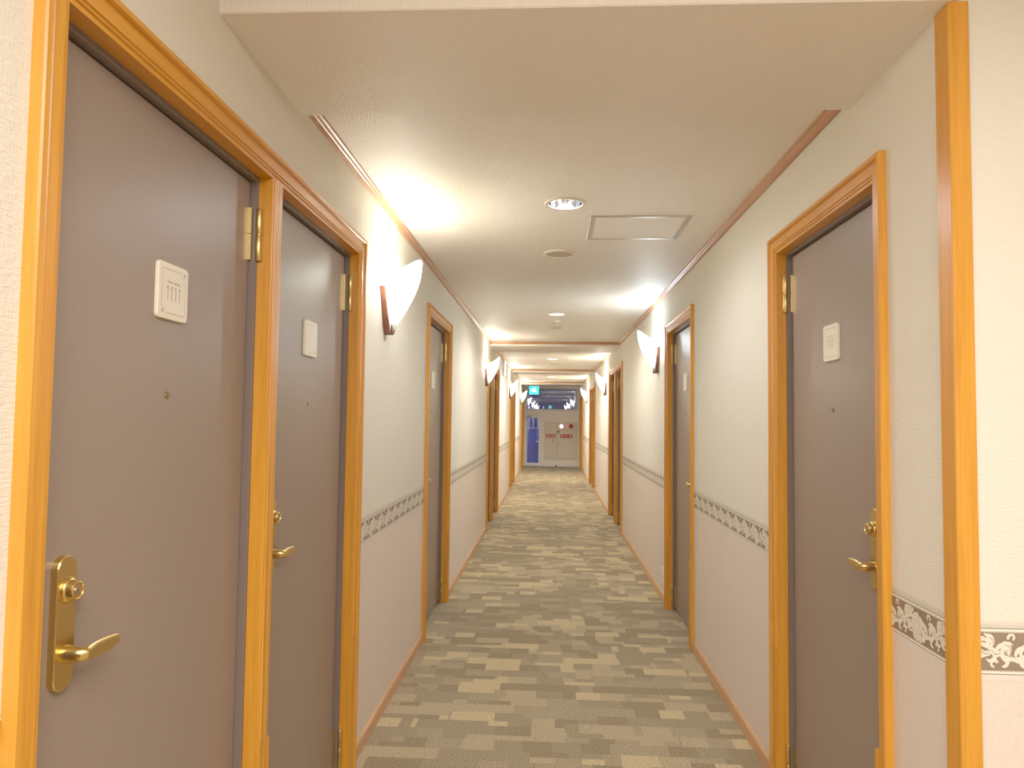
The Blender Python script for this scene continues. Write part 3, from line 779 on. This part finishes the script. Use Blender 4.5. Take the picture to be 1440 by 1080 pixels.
# fire equipment cabinet set in the end wall
fx0, fx1, fz0, fz1 = -.155, .800, .205, 1.285
root = empty('fire_cabinet', ((fx0+fx1)/2, YE, 0)); tag(root, 'beige steel fire hydrant cabinet with red labels, built into the end wall', 'fire cabinet')
cx = (fx0+fx1)/2; seam = .195
mb = MB(); ring_frame(mb, fx0-cx, fx1-cx, fz0, fz1, .03, -.018, .0); mb.build('frame', M['cabinet'], root, bevel=.003)
def panel(name, a, b, c, d):
    mb = MB(); mb.box(a-cx, b-cx, -.014, -.001, c, d); return mb.build(name, M['cabinet'], root, bevel=.003)
pb = MB(); pb.box(fx0+.029-cx, fx1-.029-cx, -.004, -.0005, fz0+.029, fz1-.029); pb.build('back_panel', M['cab_gap'], root)
dl_ = panel('left_door', fx0+.035, seam-.005, fz0+.035, fz1-.035)
dr_ = panel('right_door', seam+.005, fx1-.035, fz0+.035, 1.035)
up_ = panel('alarm_panel', seam+.005, fx1-.035, 1.045, fz1-.035)
def cab_text(name, x0, x1, z0, z1, txt, par, space=1.0):
    mb = MB(); mb.box(x0-cx, x1-cx, -.0165, -.0141, z0, z1); lab = mb.build(name, M['red'], par)
    hgt = (z1-z0)*.72; n = len(txt)
    for i, ch in enumerate(txt):
        vs, fs = text_polys(ch, hgt)
        if not vs: continue
        mx = (min(v.x for v in vs)+max(v.x for v in vs))/2; my = (min(v.y for v in vs)+max(v.y for v in vs))/2
        xx = (x0+x1)/2+(i-(n-1)/2)*(x1-x0)*space/n-cx
        mb = MB(); mb.add([(xx+v.x-mx, -.0172, (z0+z1)/2+v.y-my) for v in vs], fs)
        mb.build('character', M['white_ink'], lab)
cab_text('red_label', -.108, .166, .838, .934, '消火器', root, .9)
cab_text('red_label', .302, .655, .822, .930, '消火栓', root, 1.0)
mb = MB(); mb.box(.200-cx, .283-cx, -.0165, -.0141, .955, 1.035); gl_ = mb.build('green_label', M['green'], root)
mb = MB(); 
def gq(a, b): return (.2415-cx+a*.028, -.0172, .995+b*.028)
mb.add([gq(-.6, -.8), gq(.2, -.8), gq(.6, -.3), gq(.6, .8), gq(.2, .8), gq(.2, 0), gq(-.2, .3), gq(-.6, .1)], [tuple(range(8))]); mb.build('mark', M['plate'], gl_)
mb = MB(); mb.lathe([(0, .012), (.055, .012), (.055, .024), (.047, .030), (.043, .024), (0, .024)], (.334-cx, 0, 1.162), (0, -1, 0), 28); il = mb.build('indicator_lamp', M['lamp_red'], root, smooth=True)
mb = MB(); mb.lathe([(0, .02), (.034, .024), (.030, .038), (.016, .046), (0, .048)], (.334-cx, 0, 1.162), (0, -1, 0), 24); mb.build('lens', M['lamp_core'], il, smooth=True)
mb = MB(); mb.lathe([(0, .012), (.066, .012), (.068, .02), (.060, .034), (.044, .038), (.040, .030), (.024, .030), (.02, .040), (0, .042)], (.612-cx, 0, 1.165), (0, -1, 0), 32); mb.build('alarm_bell', M['red'], root, smooth=True)
mb = MB(); mb.box(.087-cx, .099-cx, -.022, -.013, .66, .82); mb.build('handle', M['dark'], dl_, bevel=.002)
mb = MB(); ring_frame(mb, .228-cx, .262-cx, .575, .70, .006, -.019, -.013); mb.box(.247-cx, .257-cx, -.0175, -.0139, .582, .694); mb.build('handle', M['rail_grey'], dr_, bevel=.001)
# skirting panel below and door stop
mb = MB(); mb.box(-.16, .805, YE-.016, YE-.0002, .0, .195); trim(mb.build(tname(), M['panel_wall'], bevel=.003), 'pale skirting panel under the fire cabinet', 'panel')
mb = MB(); mb.lathe([(0, 0), (.024, 0), (.024, .012), (.016, .02), (.016, .05), (0, .052)], (.185, YE-.06, 0), (0, 0, 1), 18)
tag(mb.build('door_stop', M['dark'], smooth=True), 'small dark door stop on the carpet in front of the fire cabinet', 'door stop')

# ------------------------------------------------------------------ outside the glazed door
mb = MB(); mb.box(-1.3, 1.4, YE+.10, YE+1.2, -.1, -.0)
tag(mb.build('floor_balcony', M['concrete']), 'grey balcony floor outside the exit door', 'floor', kind='structure')
mb = MB(); n = 60
pts = [(-1.2+1.3*i/n, .022*math.sin(2*PI*i/10)) for i in range(n+1)]
mb.add([(a, b, 0) for a, b in pts]+[(a, b, 1.07) for a, b in pts], [(i, i+1, n+2+i, n+1+i) for i in range(n)])
root = empty('balcony_screen', (0, YE+.75, 0)); tag(root, 'blue corrugated balcony screen seen through the glazed exit door', 'balcony screen')
mb.build('corrugated_sheet', M['blue_sheet'], root, smooth=True)
mb = MB(); mb.box(-1.2, .1, -.03, .03, 1.07, 1.105); mb.build('top_rail', M['rail_grey'], root, bevel=.004)
for xx in (-.80, -.62, -.50, -.36, -.2):
    mb = MB(); mb.box(xx-.02, xx+.02, -.02, .02, 1.105, 1.75); mb.build('post', M['rail_grey'], root, bevel=.003)

# ------------------------------------------------------------------ light
def area(name, loc, rot, sx, sy, e, col):
    la = bpy.data.lights.new(name, 'AREA'); la.shape = 'RECTANGLE'; la.size = sx; la.size_y = sy; la.energy = e; la.color = col
    o = bpy.data.objects.new(name, la); COL.objects.link(o); o.location = loc; o.rotation_euler = rot; return o
area('hall_ceiling_lamp', (.3, -.6, 2.44), (0, 0, 0), 1.6, 1.7, 78, (1, .91, .82))
area('outdoor_blue_fill', (-.5, YE+.35, 2.2), (math.radians(25), 0, 0), .8, .3, 12, (.45, .6, 1))  # added area light standing in for blue light from outdoors
def spot(loc, e, col, ang=172):
    la = bpy.data.lights.new('downlight_and_fill_lamp', 'SPOT'); la.energy = e; la.color = col; la.spot_size = math.radians(ang); la.spot_blend = .6; la.shadow_soft_size = .05
    o = bpy.data.objects.new('downlight_and_fill_lamp', la); COL.objects.link(o); o.location = loc
for i, (cx, cy, r) in enumerate(downs):
    spot((cx, cy, ZC-.012), (13, 34, 64, 100)[i], (1, .93, .82) if i else (.97, .97, 1))  # first downlight burns; the rest are off, their spots are added fill
w = bpy.data.worlds.new('night'); S.world = w; w.use_nodes = True
bg = w.node_tree.nodes['Background']; bg.inputs[0].default_value = (.010, .012, .040, 1); bg.inputs[1].default_value = 1.0

# ------------------------------------------------------------------ camera
F, yw, pt_, rl = 997.61, -.05405107, .04909781, .01231662
cy, sy, cp, sp = math.cos(yw), math.sin(yw), math.cos(pt_), math.sin(pt_)
fwd = Vector((sy*cp, cy*cp, sp)); right = Vector((cy, -sy, 0)); up = right.cross(fwd)
R2 = math.cos(rl)*right+math.sin(rl)*up; U2 = -math.sin(rl)*right+math.cos(rl)*up
cam = bpy.data.cameras.new('camera'); cam.sensor_width = 36; cam.sensor_fit = 'HORIZONTAL'; cam.lens = F*36/1440; cam.clip_start = .05
co = bpy.data.objects.new('camera', cam); COL.objects.link(co)
co.matrix_world = Matrix(((R2.x, U2.x, -fwd.x, CAM.x), (R2.y, U2.y, -fwd.y, CAM.y), (R2.z, U2.z, -fwd.z, CAM.z), (0, 0, 0, 1)))
S.camera = co
S.view_settings.view_transform = 'Standard'
S.view_settings.look = 'None'
S.view_settings.exposure = 0.84
S.view_settings.gamma = 1.27
